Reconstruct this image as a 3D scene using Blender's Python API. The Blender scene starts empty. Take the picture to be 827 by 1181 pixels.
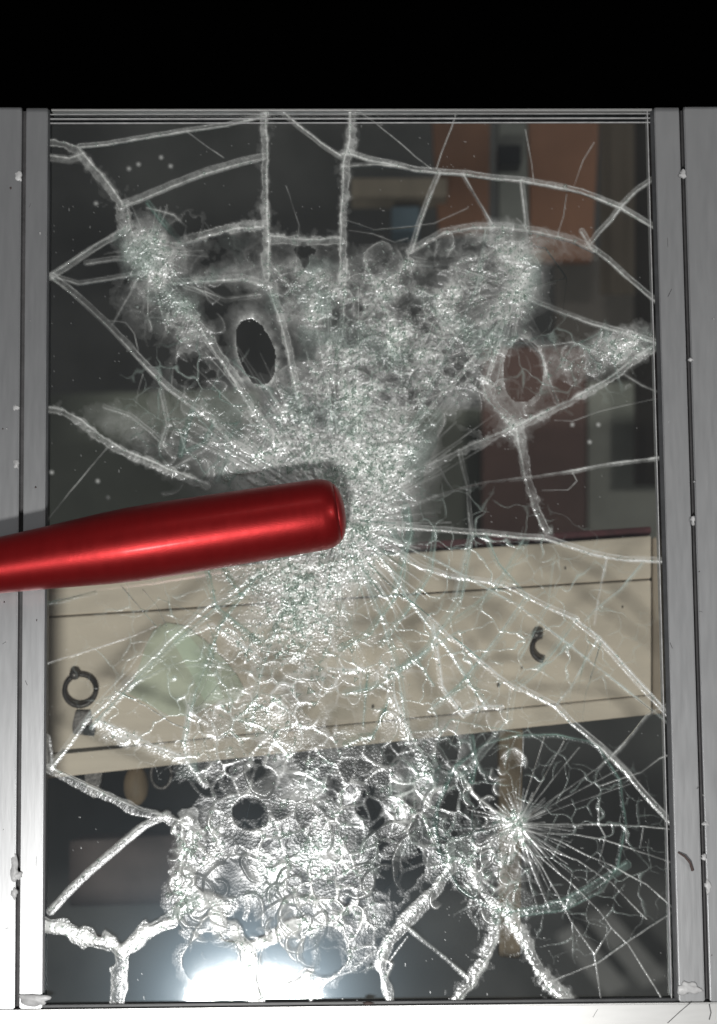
import bpy, bmesh, math, random
import numpy as np
from mathutils import Vector, Matrix, geometry
random.seed(7); rng = np.random.default_rng(7)
S = bpy.context.scene
COL = S.collection

# ------------------------------------------------------------------ camera
W, H, F = 827.0, 1181.0, 2200.0
D = 1.65
cam_d = bpy.data.cameras.new('camera'); cam = bpy.data.objects.new('camera', cam_d); COL.objects.link(cam)
cam_d.sensor_fit = 'HORIZONTAL'; cam_d.sensor_width = 36; cam_d.lens = F / W * 36
cam_d.dof.use_dof = True; cam_d.dof.focus_distance = 1.64; cam_d.dof.aperture_fstop = 3.8; cam_d.clip_start = 0.02; cam_d.clip_end = 60
CAMLOC = Vector((0, -D, 0))
M = Matrix.Rotation(math.radians(90 + 6.0), 3, 'X') @ Matrix.Rotation(math.radians(-0.62), 3, 'Z')
cam.matrix_world = Matrix.Translation(CAMLOC) @ M.to_4x4()
S.camera = cam

def at(px, py, Y=0.0):
    """point of the plane y=Y that the photograph shows at pixel (px, py)"""
    d = M @ Vector(((px - W / 2) / F, -(py - H / 2) / F, -1))
    t = (Y + D) / d.y
    return CAMLOC + d * t
PX = D / F                                    # metres per photo pixel on the pane

# ------------------------------------------------------------------ world and lamps
wd = bpy.data.worlds.new('World'); S.world = wd; wd.use_nodes = True
bg = wd.node_tree.nodes['Background']; bg.inputs[0].default_value = (0.96, 0.97, 1.0, 1); bg.inputs[1].default_value = 0.17
S.view_settings.view_transform = 'Standard'; S.view_settings.look = 'None'
S.view_settings.exposure = 0; S.view_settings.gamma = 1
S.cycles.max_bounces = 10; S.cycles.transparent_max_bounces = 40; S.cycles.diffuse_bounces = 3
S.cycles.glossy_bounces = 3; S.cycles.caustics_reflective = False; S.cycles.caustics_refractive = False
S.cycles.sample_clamp_indirect = 4
def lamp(name, loc, target, size, power, color):
    l = bpy.data.lights.new(name, 'AREA'); l.shape = 'ELLIPSE'; l.size = size; l.size_y = size * .5; l.energy = power; l.color = color
    o = bpy.data.objects.new(name, l); COL.objects.link(o); o.location = loc
    o.rotation_euler = (Vector(target) - Vector(loc)).to_track_quat('-Z', 'Y').to_euler(); return o
FD = 1.3
p = at(292, 1162); L0 = Vector((p.x * (1 + FD / D), -FD, p.z * (1 + FD / D)))
lamp('flash_lamp', L0, at(370, 760, 0.1), 0.20, 15.8, (1.0, 0.99, 0.97))
lamp('side_fill', (1.35, -1.35, 0.32), at(400, 640, 0.1), 0.3, 6.5, (1.0, 0.98, 0.95))  # added fill lamp that keeps the bat's shadow soft
lamp('top_fill', (0.1, -2.3, 2.1), (0, 0, 0.05), 1.1, 4.0, (1.0, 0.97, 0.92))  # added fill from above to lift shadows, no such source seen

# ------------------------------------------------------------------ materials
def mat(name):
    m = bpy.data.materials.new(name); m.use_nodes = True
    nt = m.node_tree; nt.nodes.clear()
    out = nt.nodes.new('ShaderNodeOutputMaterial')
    def N(t, **k):
        n = nt.nodes.new('ShaderNode' + t)
        for a, b in k.items():
            if a in n.inputs.keys(): n.inputs[a].default_value = b
            else: setattr(n, a, b)
        return n
    def LK(a, i, b, j): nt.links.new(a.outputs[i], b.inputs[j])
    return m, N, LK, out

def solid(name, col, rough=0.6, metal=0.0, var=0.12, scale=25.0, bump=0.0, bscale=200.0, stretch=(1, 1, 1), spec=0.5, col2=None):
    m, N, LK, out = mat(name)
    b = N('BsdfPrincipled', Roughness=rough, Metallic=metal); b.inputs['Specular IOR Level'].default_value = spec
    tc = N('TexCoord'); mp = N('Mapping'); mp.inputs['Scale'].default_value = stretch; LK(tc, 'Object', mp, 0)
    n = N('TexNoise', Scale=scale, Detail=6.0, Roughness=0.65); LK(mp, 0, n, 0)
    r = N('MapRange'); r.inputs[1].default_value = 0.3; r.inputs[2].default_value = 0.7; LK(n, 0, r, 0)
    mx = N('Mix', data_type='RGBA')
    c2 = col2 or tuple(c * (1 - var * 2.2) for c in col)
    mx.inputs[6].default_value = (*c2, 1); mx.inputs[7].default_value = (*[min(1, c * (1 + var)) for c in col], 1)
    LK(r, 0, mx, 0); nt_in = b.inputs['Base Color']; m.node_tree.links.new(mx.outputs[2], nt_in)
    if bump:
        n2 = N('TexNoise', Scale=bscale, Detail=4.0); LK(mp, 0, n2, 0)
        bp = N('Bump', Strength=bump, Distance=0.001); LK(n2, 0, bp, 'Height'); LK(bp, 0, b, 'Normal')
        rr = N('MapRange'); rr.inputs[3].default_value = max(0, rough - 0.04); rr.inputs[4].default_value = min(1, rough + 0.05)
        LK(n2, 0, rr, 0); LK(rr, 0, b, 'Roughness')
    LK(b, 0, out, 0); return m

ALU = solid('brushed_aluminium', (0.42, 0.425, 0.43), 0.36, 0.92, 0.02, 6, 0.05, 260, (1, 1, 0.12))
ALU_H = solid('brushed_aluminium_rail', (0.62, 0.62, 0.61), 0.40, 0.75, 0.02, 6, 0.05, 260, (0.12, 1, 1))
DARKGAP = solid('dark_gap', (0.08, 0.078, 0.08), 0.7, 0, 0.2, 60)
GASKET = solid('rubber_gasket', (0.05, 0.052, 0.055), 0.45, 0, 0.2, 40)
SEAL = solid('grey_sealant', (0.5, 0.5, 0.5), 0.4, 0, 0.15, 120, 0.4, 300)
BLACK = solid('plain_black', (0.0004, 0.0004, 0.0004), 1.0, 0, 0.1, 10, spec=0.0)
WOOD = solid('cream_painted_board', (0.70, 0.585, 0.475), 0.6, 0, 0.08, 9, 0.3, 120, (0.25, 1, 1.6), col2=(0.56, 0.47, 0.385))
WOODD = solid('bare_wood_post', (0.19, 0.135, 0.085), 0.65, 0, 0.2, 20, 0.3, 120, (1.5, 1, 0.15))
SIDEW = solid('brown_end_strip', (0.33, 0.26, 0.2), 0.65, 0, 0.1, 20)
SEAM = solid('board_seam', (0.09, 0.075, 0.06), 0.8, 0, 0.2, 60)
REDTRIM = solid('dark_red_trim', (0.09, 0.02, 0.025), 0.5, 0, 0.3, 30)
IRON = solid('weathered_iron', (0.12, 0.105, 0.10), 0.42, 0.6, 0.3, 90, 0.4, 400)
BROWN = solid('brown_door_paint', (0.22, 0.10, 0.055), 0.5, 0, 0.12, 8, 0, 1, (1, 1, .2))
REDBROWN = solid('red_brown_panel', (0.15, 0.08, 0.065), 0.55, 0, 0.15, 8)
TAUPE = solid('taupe_curtain', (0.33, 0.27, 0.21), 0.8, 0, 0.12, 14, 0, 1, (2, 1, .1))
DTAUPE = solid('dark_taupe', (0.10, 0.085, 0.075), 0.8, 0, 0.15, 12)
GREYP = solid('grey_column', (0.2, 0.2, 0.18), 0.7, 0, 0.1, 12)
MIDG = solid('grey_green_panel', (0.2, 0.205, 0.17), 0.7, 0, 0.12, 9)
CHAR = solid('charcoal_wall', (0.105, 0.103, 0.098), 0.8, 0, 0.2, 7)
BLUEG = solid('blue_grey_carton', (0.14, 0.19, 0.23), 0.7, 0, 0.1, 20)
BLK2 = solid('black_box', (0.015, 0.015, 0.017), 0.5, 0, 0.2, 20)
SLATM = solid('grey_slat', (0.2, 0.195, 0.185), 0.7, 0, 0.12, 14)
LIGHTG = solid('light_grey_panel', (0.36, 0.355, 0.31), 0.7, 0, 0.12, 9)
MAUVE = solid('mauve_crate', (0.12, 0.09, 0.085), 0.7, 0, 0.15, 14)
REFGREEN = solid('pale_green_reflection', (0.60, 0.60, 0.46), 0.35, 0, 0.1, 18)
REFGREEN2 = solid('pale_green_glint', (0.66, 0.72, 0.55), 0.35, 0, 0.08, 18)
TWIG = solid('dark_splinter', (0.07, 0.045, 0.04), 0.6)

def red_mat():
    m, N, LK, out = mat('anodised_red')
    b = N('BsdfPrincipled', Roughness=0.33, Metallic=0.72); b.inputs['Coat Weight'].default_value = 0.03; b.inputs['Coat Roughness'].default_value = 0.12
    tc = N('TexCoord'); mp = N('Mapping'); mp.inputs['Scale'].default_value = (4, 1, 1); LK(tc, 'Object', mp, 0)
    n = N('TexNoise', Scale=30.0, Detail=8.0, Roughness=0.7); LK(mp, 0, n, 0)
    mx = N('Mix', data_type='RGBA'); mx.inputs[6].default_value = (0.19, 0.004, 0.005, 1); mx.inputs[7].default_value = (0.26, 0.006, 0.007, 1)
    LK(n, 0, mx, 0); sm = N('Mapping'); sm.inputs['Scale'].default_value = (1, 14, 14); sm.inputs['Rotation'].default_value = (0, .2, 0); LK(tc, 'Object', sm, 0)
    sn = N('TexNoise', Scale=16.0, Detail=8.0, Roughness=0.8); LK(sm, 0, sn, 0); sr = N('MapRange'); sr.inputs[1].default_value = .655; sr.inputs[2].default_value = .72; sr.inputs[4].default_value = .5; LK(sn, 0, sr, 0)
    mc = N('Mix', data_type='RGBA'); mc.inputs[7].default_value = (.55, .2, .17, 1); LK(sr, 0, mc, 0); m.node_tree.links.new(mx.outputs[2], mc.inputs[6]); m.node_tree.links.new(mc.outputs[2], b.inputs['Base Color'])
    n2 = N('TexNoise', Scale=900.0, Detail=3.0); LK(tc, 'Object', n2, 0)
    bp = N('Bump', Strength=0.16, Distance=0.0006); LK(n2, 0, bp, 'Height'); LK(bp, 0, b, 'Normal')
    n3 = N('TexNoise', Scale=45.0, Detail=6.0); LK(mp, 0, n3, 0)
    rr = N('MapRange'); rr.inputs[3].default_value = 0.30; rr.inputs[4].default_value = 0.48; LK(n3, 0, rr, 0); LK(rr, 0, b, 'Roughness')
    LK(b, 0, out, 0); return m
RED = red_mat()
REDCAP = solid('dark_red_end_cap', (0.30, 0.012, 0.014), 0.4, 0.5, 0.2, 60, 0.3, 500)
GRIP = solid('black_grip_tape', (0.03, 0.03, 0.03), 0.7, 0, 0.2, 80)

def glass_mat():
    # thin clear pane: lets light and sight through, reflects by Fresnel, blue halo of the flash painted by a rough blue lobe
    m, N, LK, out = mat('clear_glass')
    tc = N('TexCoord')
    tr = N('BsdfTransparent'); tr.inputs[0].default_value = (0.955, 0.972, 0.96, 1)
    g1 = N('BsdfGlossy', Roughness=0.045); g2 = N('BsdfGlossy', Roughness=0.2); g2.inputs[0].default_value = (0.62, 0.82, 1, 1)
    n = N('TexNoise', Scale=14.0, Detail=2.0); LK(tc, 'Object', n, 0)
    bp = N('Bump', Strength=0.12, Distance=0.002); LK(n, 0, bp, 'Height')
    for g in (g1,): LK(bp, 0, g, 'Normal')
    mg = N('MixShader'); mg.inputs[0].default_value = 0.15; LK(g1, 0, mg, 1); LK(g2, 0, mg, 2)
    fr = N('Fresnel', IOR=1.5)
    mx = N('MixShader'); LK(fr, 0, mx, 0); LK(tr, 0, mx, 1); LK(mg, 0, mx, 2)
    LK(mx, 0, out, 0); return m
GLASS = glass_mat()

def film_mat():
    # crushed laminate: opacity, tint and gloss follow how finely the glass is broken (mesh attributes)
    m, N, LK, out = mat('crushed_laminate')
    a = N('Attribute', attribute_name='frost'); t = N('Attribute', attribute_name='tint')
    tc = N('TexCoord')
    v = N('TexVoronoi', Scale=420.0, feature='F1'); LK(tc, 'Object', v, 0)
    n = N('TexNoise', Scale=260.0, Detail=5.0, Roughness=0.75); LK(tc, 'Object', n, 0)
    r = N('MapRange'); r.inputs[1].default_value = 0.28; r.inputs[2].default_value = 0.72; r.inputs[3].default_value = 0.68; r.inputs[4].default_value = 1.22; LK(n, 0, r, 0)
    mu = N('Math', operation='MULTIPLY', use_clamp=True); LK(a, 'Fac', mu, 0)
    wt = N('Attribute', attribute_name='wet'); one = N('Mix', data_type='FLOAT'); wk = N('Math', operation='MULTIPLY'); wk.inputs[1].default_value = .75; LK(wt, 'Fac', wk, 0); LK(wk, 0, one, 0); LK(r, 0, one, 2); one.inputs[3].default_value = 1.05; LK(one, 0, mu, 1)
    cr = N('ValToRGB'); e = cr.color_ramp.elements
    e[0].position = 0; e[0].color = (0.93, 0.95, 0.91, 1); e[1].position = 1; e[1].color = (0.02, 0.035, 0.03, 1)
    k = cr.color_ramp.elements.new(0.5); k.color = (0.18, 0.36, 0.29, 1)
    LK(t, 'Fac', cr, 0)
    df = N('BsdfDiffuse'); LK(cr, 0, df, 0)
    tl = N('BsdfTranslucent'); LK(cr, 0, tl, 0)
    gr = N('MapRange'); gr.inputs[3].default_value = 0.17; gr.inputs[4].default_value = 0.27; LK(wt, 'Fac', gr, 0)
    gl = N('BsdfGlossy', Roughness=0.16); LK(gr, 0, gl, 'Roughness'); gl.inputs[0].default_value = (0.97, 0.98, 1, 1)
    ad = N('Math', operation='ADD'); LK(n, 0, ad, 0)
    vs = N('Math', operation='MULTIPLY'); vs.inputs[1].default_value = 1.4; LK(v, 'Distance', vs, 0); LK(vs, 0, ad, 1)
    bp = N('Bump', Strength=0.9, Distance=0.0012); LK(ad, 0, bp, 'Height')
    for x in (gl, df): LK(bp, 0, x, 'Normal')
    vm = N('MapRange'); vm.inputs[3].default_value = 1.4; vm.inputs[4].default_value = .5; LK(wt, 'Fac', vm, 0); LK(vm, 0, vs, 1)
    m1 = N('MixShader'); m1.inputs[0].default_value = 0.25; LK(df, 0, m1, 1); LK(tl, 0, m1, 2)
    gf = N('MapRange'); gf.inputs[3].default_value = 0.22; gf.inputs[4].default_value = 0.24; LK(wt, 'Fac', gf, 0)
    bf = N('MapRange'); bf.inputs[3].default_value = 0.5; bf.inputs[4].default_value = 0.12; LK(wt, 'Fac', bf, 0); LK(bf, 0, bp, 'Strength')
    m2 = N('MixShader'); LK(gf, 0, m2, 0); LK(m1, 0, m2, 1); LK(gl, 0, m2, 2)
    tr = N('BsdfTransparent')
    mx = N('MixShader'); LK(mu, 0, mx, 0); LK(tr, 0, mx, 1); LK(m2, 0, mx, 2)
    LK(mx, 0, out, 0); return m
FILM = film_mat()

def chip_mat():
    m, N, LK, out = mat('glass_chips')
    tr = N('BsdfTransparent'); tr.inputs[0].default_value = (0.9, 0.95, 0.92, 1)
    df = N('BsdfDiffuse'); df.inputs[0].default_value = (0.9, 0.93, 0.91, 1)
    gl = N('BsdfGlossy', Roughness=0.12)
    m0 = N('MixShader'); m0.inputs[0].default_value = 0.55; LK(df, 0, m0, 1); LK(gl, 0, m0, 2)
    mx = N('MixShader'); mx.inputs[0].default_value = 0.24; LK(tr, 0, mx, 1); LK(m0, 0, mx, 2)
    LK(mx, 0, out, 0); return m
CHIP = chip_mat()

# ------------------------------------------------------------------ object helpers
def link(name, me, m=None, parent=None, smooth=False):
    if m: me.materials.append(m)
    o = bpy.data.objects.new(name, me); COL.objects.link(o)
    if parent: o.parent = parent
    if smooth:
        me.polygons.foreach_set('use_smooth', [True] * len(me.polygons))
    return o
def from_bm(name, bm, m, parent=None, smooth=False):
    me = bpy.data.meshes.new(name); bm.normal_update(); bm.to_mesh(me); bm.free(); return link(name, me, m, parent, smooth)
def thing(name, label, cat, loc=(0, 0, 0), group=None):
    o = bpy.data.objects.new(name, None); COL.objects.link(o); o.location = loc; o.empty_display_size = 0.05
    o['label'] = label; o['category'] = cat
    o['kind'] = 'thing'
    if group: o['group'] = group
    return o
def tag(o, label, cat, group=None):
    o['label'] = label; o['category'] = cat; o['kind'] = 'thing'
    if group: o['group'] = group
    return o
def box_bm(x0, x1, y0, y1, z0, z1, bev=0.0, bm=None):
    b = bmesh.new()
    vs = [b.verts.new((x, y, z)) for x in (x0, x1) for y in (y0, y1) for z in (z0, z1)]
    for f in ((0, 1, 3, 2), (4, 6, 7, 5), (0, 4, 5, 1), (2, 3, 7, 6), (0, 2, 6, 4), (1, 5, 7, 3)): b.faces.new([vs[i] for i in f])
    bmesh.ops.recalc_face_normals(b, faces=b.faces)
    if bev: bmesh.ops.bevel(b, geom=b.edges, offset=bev, segments=2, affect='EDGES')
    return b
def prism_px(pts, Y, depth, bev=0.0):
    """outline seen in the photograph, stood at depth Y with real thickness"""
    b = bmesh.new()
    f = [b.verts.new(at(x, y, Y)) for x, y in pts]
    g = [b.verts.new(v.co + Vector((0, depth, 0))) for v in f]
    n = len(f); b.faces.new(f); b.faces.new(g[::-1])
    for i in range(n): b.faces.new((f[i], g[i], g[(i + 1) % n], f[(i + 1) % n]))
    bmesh.ops.recalc_face_normals(b, faces=b.faces)
    if bev: bmesh.ops.bevel(b, geom=b.edges, offset=bev, segments=2, affect='EDGES')
    return b
def tube_bm(pts, r, seg=8, bm=None, r2=None):
    b = bm or bmesh.new(); rings = []; n = len(pts)
    for i, p in enumerate(pts):
        p = Vector(p); t = (Vector(pts[min(i + 1, n - 1)]) - Vector(pts[max(i - 1, 0)])).normalized()
        u = t.cross(Vector((0, 1, 0)))
        if u.length < 1e-4: u = Vector((1, 0, 0))
        u.normalize(); w = t.cross(u); rr = r if not r2 else r + (r2 - r) * i / (n - 1)
        rings.append([b.verts.new(p + (u * math.cos(a) + w * math.sin(a)) * rr) for a in [2 * math.pi * k / seg for k in range(seg)]])
    for i in range(n - 1):
        for k in range(seg): b.faces.new((rings[i][k], rings[i][(k + 1) % seg], rings[i + 1][(k + 1) % seg], rings[i + 1][k]))
    b.faces.new(rings[0][::-1]); b.faces.new(rings[-1])
    bmesh.ops.recalc_face_normals(b, faces=b.faces); return b

# ------------------------------------------------------------------ the place behind the pane
def slab(name, pts, Y, depth, m, parent=None, bev=0.001):
    return from_bm(name, prism_px(pts, Y, depth, bev), m, parent)
w = from_bm('back_wall', box_bm(-1.4, 1.4, 1.1, 1.2, -1.2, 1.3), CHAR); w['kind'] = 'structure'
w = from_bm('floor', box_bm(-1.4, 1.4, 0.0, 1.1, -1.25, -1.2), CHAR); w['kind'] = 'structure'

tag(slab('partition', [(30, 455), (300, 448), (300, 800), (30, 800)], 0.62, 0.02, MIDG), 'grey green panel behind the glass at the left, above the bat', 'panel')
tag(slab('cupboard_door', [(494, 60), (566, 60), (564, 268), (506, 268)], 0.45, 0.02, BROWN), 'narrow brown door seen behind the top middle of the glass', 'door')
tag(slab('cupboard_door', [(608, 60), (692, 60), (690, 160), (683, 300), (612, 300)], 0.452, 0.02, BROWN), 'wider orange brown door behind the glass, between grey column and pale curtain', 'door')
tag(slab('column', [(575, 60), (607, 60), (610, 300), (576, 300)], 0.44, 0.03, GREYP), 'narrow grey column between the two brown doors', 'column')
tag(slab('wall_box', [(574, 167), (601, 167), (601, 190), (574, 190)], 0.40, 0.03, BLK2), 'small black box fixed to the grey column', 'box')
def curtain(name, x0, x1, y0, y1, Y, m, label, folds):
    b = bmesh.new(); n = 40; a = []; c = []
    for i in range(n + 1):
        x = x0 + (x1 - x0) * i / n; dy = 0.0016 * math.sin(i / n * folds * 2 * math.pi)
        a.append(b.verts.new(at(x, y0, Y) + Vector((0, dy, 0)))); c.append(b.verts.new(at(x, y1, Y) + Vector((0, dy, 0))))
    for i in range(n): b.faces.new((a[i], a[i + 1], c[i + 1], c[i]))
    bmesh.ops.solidify(b, geom=b.faces[:], thickness=0.003)
    tag(from_bm(name, b, m, None, True), label, 'curtain')
curtain('curtain', 692, 732, 60, 340, 0.5, TAUPE, 'pale taupe curtain hanging behind the upper right of the glass', 2)
curtain('curtain', 731, 790, 60, 560, 0.52, DTAUPE, 'dark brown curtain against the right edge of the frame', 3)
tag(slab('partition', [(640, 285), (735, 285), (735, 470), (640, 470)], 0.57, 0.02, DTAUPE), 'dull brown panel below the pale curtain', 'panel')
tag(slab('shelf_board', [(405, 205), (516, 205), (516, 227), (405, 227)], 0.42, 0.05, TAUPE), 'short beige shelf board behind the upper crack', 'shelf')
tag(slab('carton', [(452, 238), (484, 238), (484, 266), (452, 266)], 0.42, 0.05, BLUEG), 'small blue grey carton under the beige shelf board', 'carton')
tag(slab('partition', [(556, 400), (676, 400), (676, 700), (556, 700)], 0.55, 0.02, REDBROWN), 'red brown panel behind the glass above the right of the wooden board', 'panel')
tag(slab('partition', [(678, 440), (800, 440), (800, 700), (678, 700)], 0.56, 0.02, LIGHTG), 'grey panel behind the right edge of the glass', 'panel')
tag(slab('partition', [(430, 470), (556, 470), (556, 700), (430, 700)], 0.58, 0.02, MIDG), 'dark grey panel behind the middle of the glass, left of the red brown one', 'panel')
tag(slab('crate', [(80, 970), (214, 962), (214, 1042), (80, 1046)], 0.35, 0.1, MAUVE), 'dull mauve crate behind the lower left of the glass', 'crate')
tag(slab('slat', [(640, 1078), (664, 1066), (726, 1138), (700, 1150)], 0.95, 0.02, SLATM), 'grey slat leaning behind the lower right cracks, left one of two', 'slat')
tag(slab('slat', [(672, 1056), (700, 1046), (770, 1126), (742, 1140)], 0.96, 0.02, SLATM), 'grey slat leaning behind the lower right cracks, right one of two', 'slat')

BY = 0.13
rk = thing('wooden_rack', 'cream wooden rack with a wide board and one post, behind the broken glass', 'rack', at(400, 760, BY))
def rpart(name, pts, Y, depth, m, parent=rk, bev=0.001, smooth=False):
    o = from_bm(name, prism_px(pts, Y, depth, bev), m, None, smooth); o.parent = parent
    o.matrix_parent_inverse = Matrix.Translation(parent.location).inverted() if parent is rk else Matrix(); return o
def line(x0, y0, x1, y1, x): return y0 + (y1 - y0) * (x - x0) / (x1 - x0)
bt = lambda x: line(50, 668, 765, 617, x)      # top edge of the board
bs = lambda x: line(50, 712, 765, 667, x)      # upper seam
bl = lambda x: line(50, 870, 765, 800, x)      # lower seam
bb = lambda x: line(50, 898, 770, 822, x)      # lower edge
X0, X1 = -60, 751
rpart('top_board', [(X0, bt(X0)), (X1, bt(X1)), (X1, bs(X1) - 1), (X0, bs(X0) - 1)], BY, 0.03, WOOD)
rpart('wide_board', [(X0, bs(X0) + 1), (X1, bs(X1) + 1), (X1, bl(X1) - .6), (X0, bl(X0) - .6)], BY + 0.001, 0.028, WOOD)
rpart('bottom_board', [(X0, bl(X0) + .6), (X1, bl(X1) + .6), (X1, bb(X1)), (X0, bb(X0))], BY, 0.03, WOOD)
rpart('seam_backing', [(X0, bt(X0) + 6), (X1, bt(X1) + 6), (X1, bb(X1) - 6), (X0, bb(X0) - 6)], BY + 0.033, 0.01, SEAM)
rpart('end_strip', [(753, bt(753) + 2), (800, bt(800) + 2), (800, bb(800)), (753, bb(753))], BY + 0.002, 0.028, SIDEW)
rpart('top_trim', [(X0, bt(X0) - 14), (X1, bt(X1) - 11), (X1, bt(X1) - 1.5), (X0, bt(X0) - 1.5)], BY + 0.012, 0.02, REDTRIM)
rpart('post', [(576, bb(576) + 1), (603, bb(603) + 1), (600, 1106), (576, 1104)], BY + 0.004, 0.028, WOODD)
rpart('plank_edge', [(70, 866), (142, 860), (142, 863), (70, 870)], BY - 0.003, 0.004, SEAM)

for kx, ky, kr in ((575, 790, 3), (652, 655, 2), (430, 815, 2.5), (300, 720, 2.5), (602, 770, 1.6), (718, 700, 1.5)):
    rpart('knot', [(kx + kr * .6 * math.cos(a), ky + kr * math.sin(a)) for a in np.linspace(0, 5.6, 9)], BY - .0004, .002, SEAM, bev=0)
def ring_handle(cx, cy, R, ang0, ang1, label, ex, ey, hook):
    t = thing('ring_handle', label, 'ring handle', at(ex, ey, BY - 0.004), 'iron ring handles on the cream board')
    inv = Matrix.Translation(t.location).inverted()
    Y = BY - 0.006; s = (D + Y) / F
    c = at(cx, cy, Y)
    pts = [c + Vector((math.cos(a) * R * s, 0.003 * math.sin(a), math.sin(a) * R * s)) for a in np.linspace(ang0, ang1, 40)]
    o = from_bm('ring', tube_bm(pts, 2.9 * s, 10), IRON, t, True); o.matrix_parent_inverse = inv
    b = bmesh.new(); bmesh.ops.create_uvsphere(b, u_segments=20, v_segments=14, radius=6.2 * s)
    bmesh.ops.transform(b, matrix=Matrix.Translation(at(ex, ey, Y - 0.002)), verts=b.verts)
    o = from_bm('knob', b, IRON, t, True); o.matrix_parent_inverse = inv
    b = bmesh.new(); bmesh.ops.create_cone(b, segments=16, radius1=4 * s, radius2=3 * s, depth=0.014, cap_ends=True)
    bmesh.ops.transform(b, matrix=Matrix.Translation(at(ex, ey, Y) + Vector((0, .006, 0))) @ Matrix.Rotation(math.pi / 2, 4, 'X'), verts=b.verts)
    o = from_bm('shank', b, IRON, t, True); o.matrix_parent_inverse = inv
    if hook:
        o = from_bm('hasp', prism_px([(87, 820), (104, 820), (106, 836), (109, 848), (84, 847), (83, 836)], Y + 0.001, 0.004, 0.0008), IRON, t); o.matrix_parent_inverse = inv
        o = from_bm('stopper', prism_px([(97, 838), (108, 840), (109, 849), (95, 848)], Y - 0.006, 0.006, 0.001), BLK2, t); o.matrix_parent_inverse = inv
ring_handle(92.5, 796, 18, 0, 2 * math.pi * 0.999, 'iron ring handle with hanging hasp on the left of the cream board', 86, 778, True)
ring_handle(628, 748, 14.5, math.radians(100), math.radians(262), 'bent open iron ring handle on the right of the cream board', 619, 732, False)
# small fittings below the board
tag(slab('bracket', [(97, 890), (118, 888), (116, 904), (108, 922), (99, 908)], BY + 0.01, 0.02, IRON), 'dark iron bracket under the left end of the cream board', 'bracket')
b = bmesh.new(); bmesh.ops.create_uvsphere(b, u_segments=20, v_segments=14, radius=1)
bmesh.ops.transform(b, matrix=Matrix.Translation(at(157, 906, BY + .03)) @ Matrix.Diagonal((0.012, 0.012, 0.019, 1)), verts=b.verts)
tag(from_bm('cork_float', b, WOODD, None, True), 'rounded brownish knob under the cream board beside the bracket', 'knob')
c = at(186, 893, BY + .02); pts = [c + Vector((math.cos(a) * .0095, 0, math.sin(a) * .013)) for a in np.linspace(0, 2 * math.pi * .999, 30)]
tag(from_bm('iron_loop', tube_bm(pts, .0022, 8), IRON, None, True), 'dark iron loop hanging at the lower left of the cream board', 'loop')
# pale green reflection in bent glass, painted as thin panels on the board
def sheet(pts, rows, Y, m, name, parent, bow):
    b = bmesh.new(); g = []
    (ax, ay), (bx, by), (cx, cy), (dx, dy) = pts
    for i in range(rows + 1):
        u = i / rows; r = []
        for j in range(rows + 1):
            v = j / rows
            x = (ax * (1 - u) + bx * u) * (1 - v) + (dx * (1 - u) + cx * u) * v; y = (ay * (1 - u) + by * u) * (1 - v) + (dy * (1 - u) + cy * u) * v
            r.append(b.verts.new(at(x, y, Y) + Vector((0, -bow * math.sin(u * math.pi) * (.4 + .6 * v), 0))))
        g.append(r)
    for i in range(rows):
        for j in range(rows): b.faces.new((g[i][j], g[i + 1][j], g[i + 1][j + 1], g[i][j + 1]))
    bmesh.ops.solidify(b, geom=b.faces[:], thickness=0.0012)
    return from_bm(name, b, m, parent, True)
gs = thing('glass_reflection', 'pale green reflection in bent glass, painted as a thin panel below the bat', 'painted reflection')
o = from_bm('panel', prism_px([(176, 728), (192, 718), (214, 722), (238, 740), (258, 760), (274, 780), (284, 800), (270, 811), (246, 812), (222, 826), (196, 826), (170, 812), (148, 800), (160, 770), (168, 745)], 0.1290, 0.0009, 0), REFGREEN, gs)
o = from_bm('glint', prism_px([(193, 728), (212, 726), (232, 750), (252, 790), (258, 806), (236, 809), (222, 780)], 0.1284, 0.0005, 0), REFGREEN2, gs)

# ------------------------------------------------------------------ the window
win = thing('broken_window', 'grey aluminium framed window pane shattered by the red bat', 'window')
xl = (at(57, 125).x + at(50, 1158).x) / 2; xr = (at(752, 125).x + at(782, 1150).x) / 2
zb = (at(50, 1160).z + at(785, 1153).z) / 2; zt = at(413, 60).z
gw = 5 * PX
xgl = (at(26, 125, -.012).x + at(20, 1158, -.012).x) / 2; xgr = (at(784, 125, -.012).x + at(819, 1150, -.012).x) / 2
def wpart(name, *a, m=ALU, **k): return from_bm(name, box_bm(*a, **k), m, win)
wpart('glazing_bead', xgl + gw / 2, xl, -0.0085, 0.012, zb - 0.0008, zt, bev=0.0009)
wpart('glazing_bead', xr, xgr - gw / 2, -0.0085, 0.012, zb - 0.0008, zt, bev=0.0009)
wpart('stile', xgl - 0.06, xgl - gw / 2, -0.0105, 0.03, zb - 0.0008, zt, bev=0.001)
wpart('stile', xgr + gw / 2, xgr + 0.06, -0.0105, 0.03, zb - 0.0008, zt, bev=0.001)
wpart('groove', xgl - gw, xgl + gw, 0.0, 0.004, zb - 0.01, zt, m=DARKGAP)
wpart('groove', xgr - gw, xgr + gw, 0.0, 0.004, zb - 0.01, zt, m=DARKGAP)
wpart('bottom_rail', xgl - 0.06, xgr + 0.06, -0.0112, 0.03, zb - 0.09, zb - 0.0014, m=ALU_H, bev=0.001)
wpart('gasket', xl - .004, xl + 1.6 * PX, -0.004, 0.010, zb, zt, m=GASKET, bev=.0004)
wpart('gasket', xr - 4 * PX, xr + .004, -0.004, 0.010, zb, zt, m=GASKET, bev=.0004)
wpart('gasket', xl, xr, -0.0045, 0.010, zb - .002, zb + 2 * PX, m=GASKET, bev=.0004)
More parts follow.
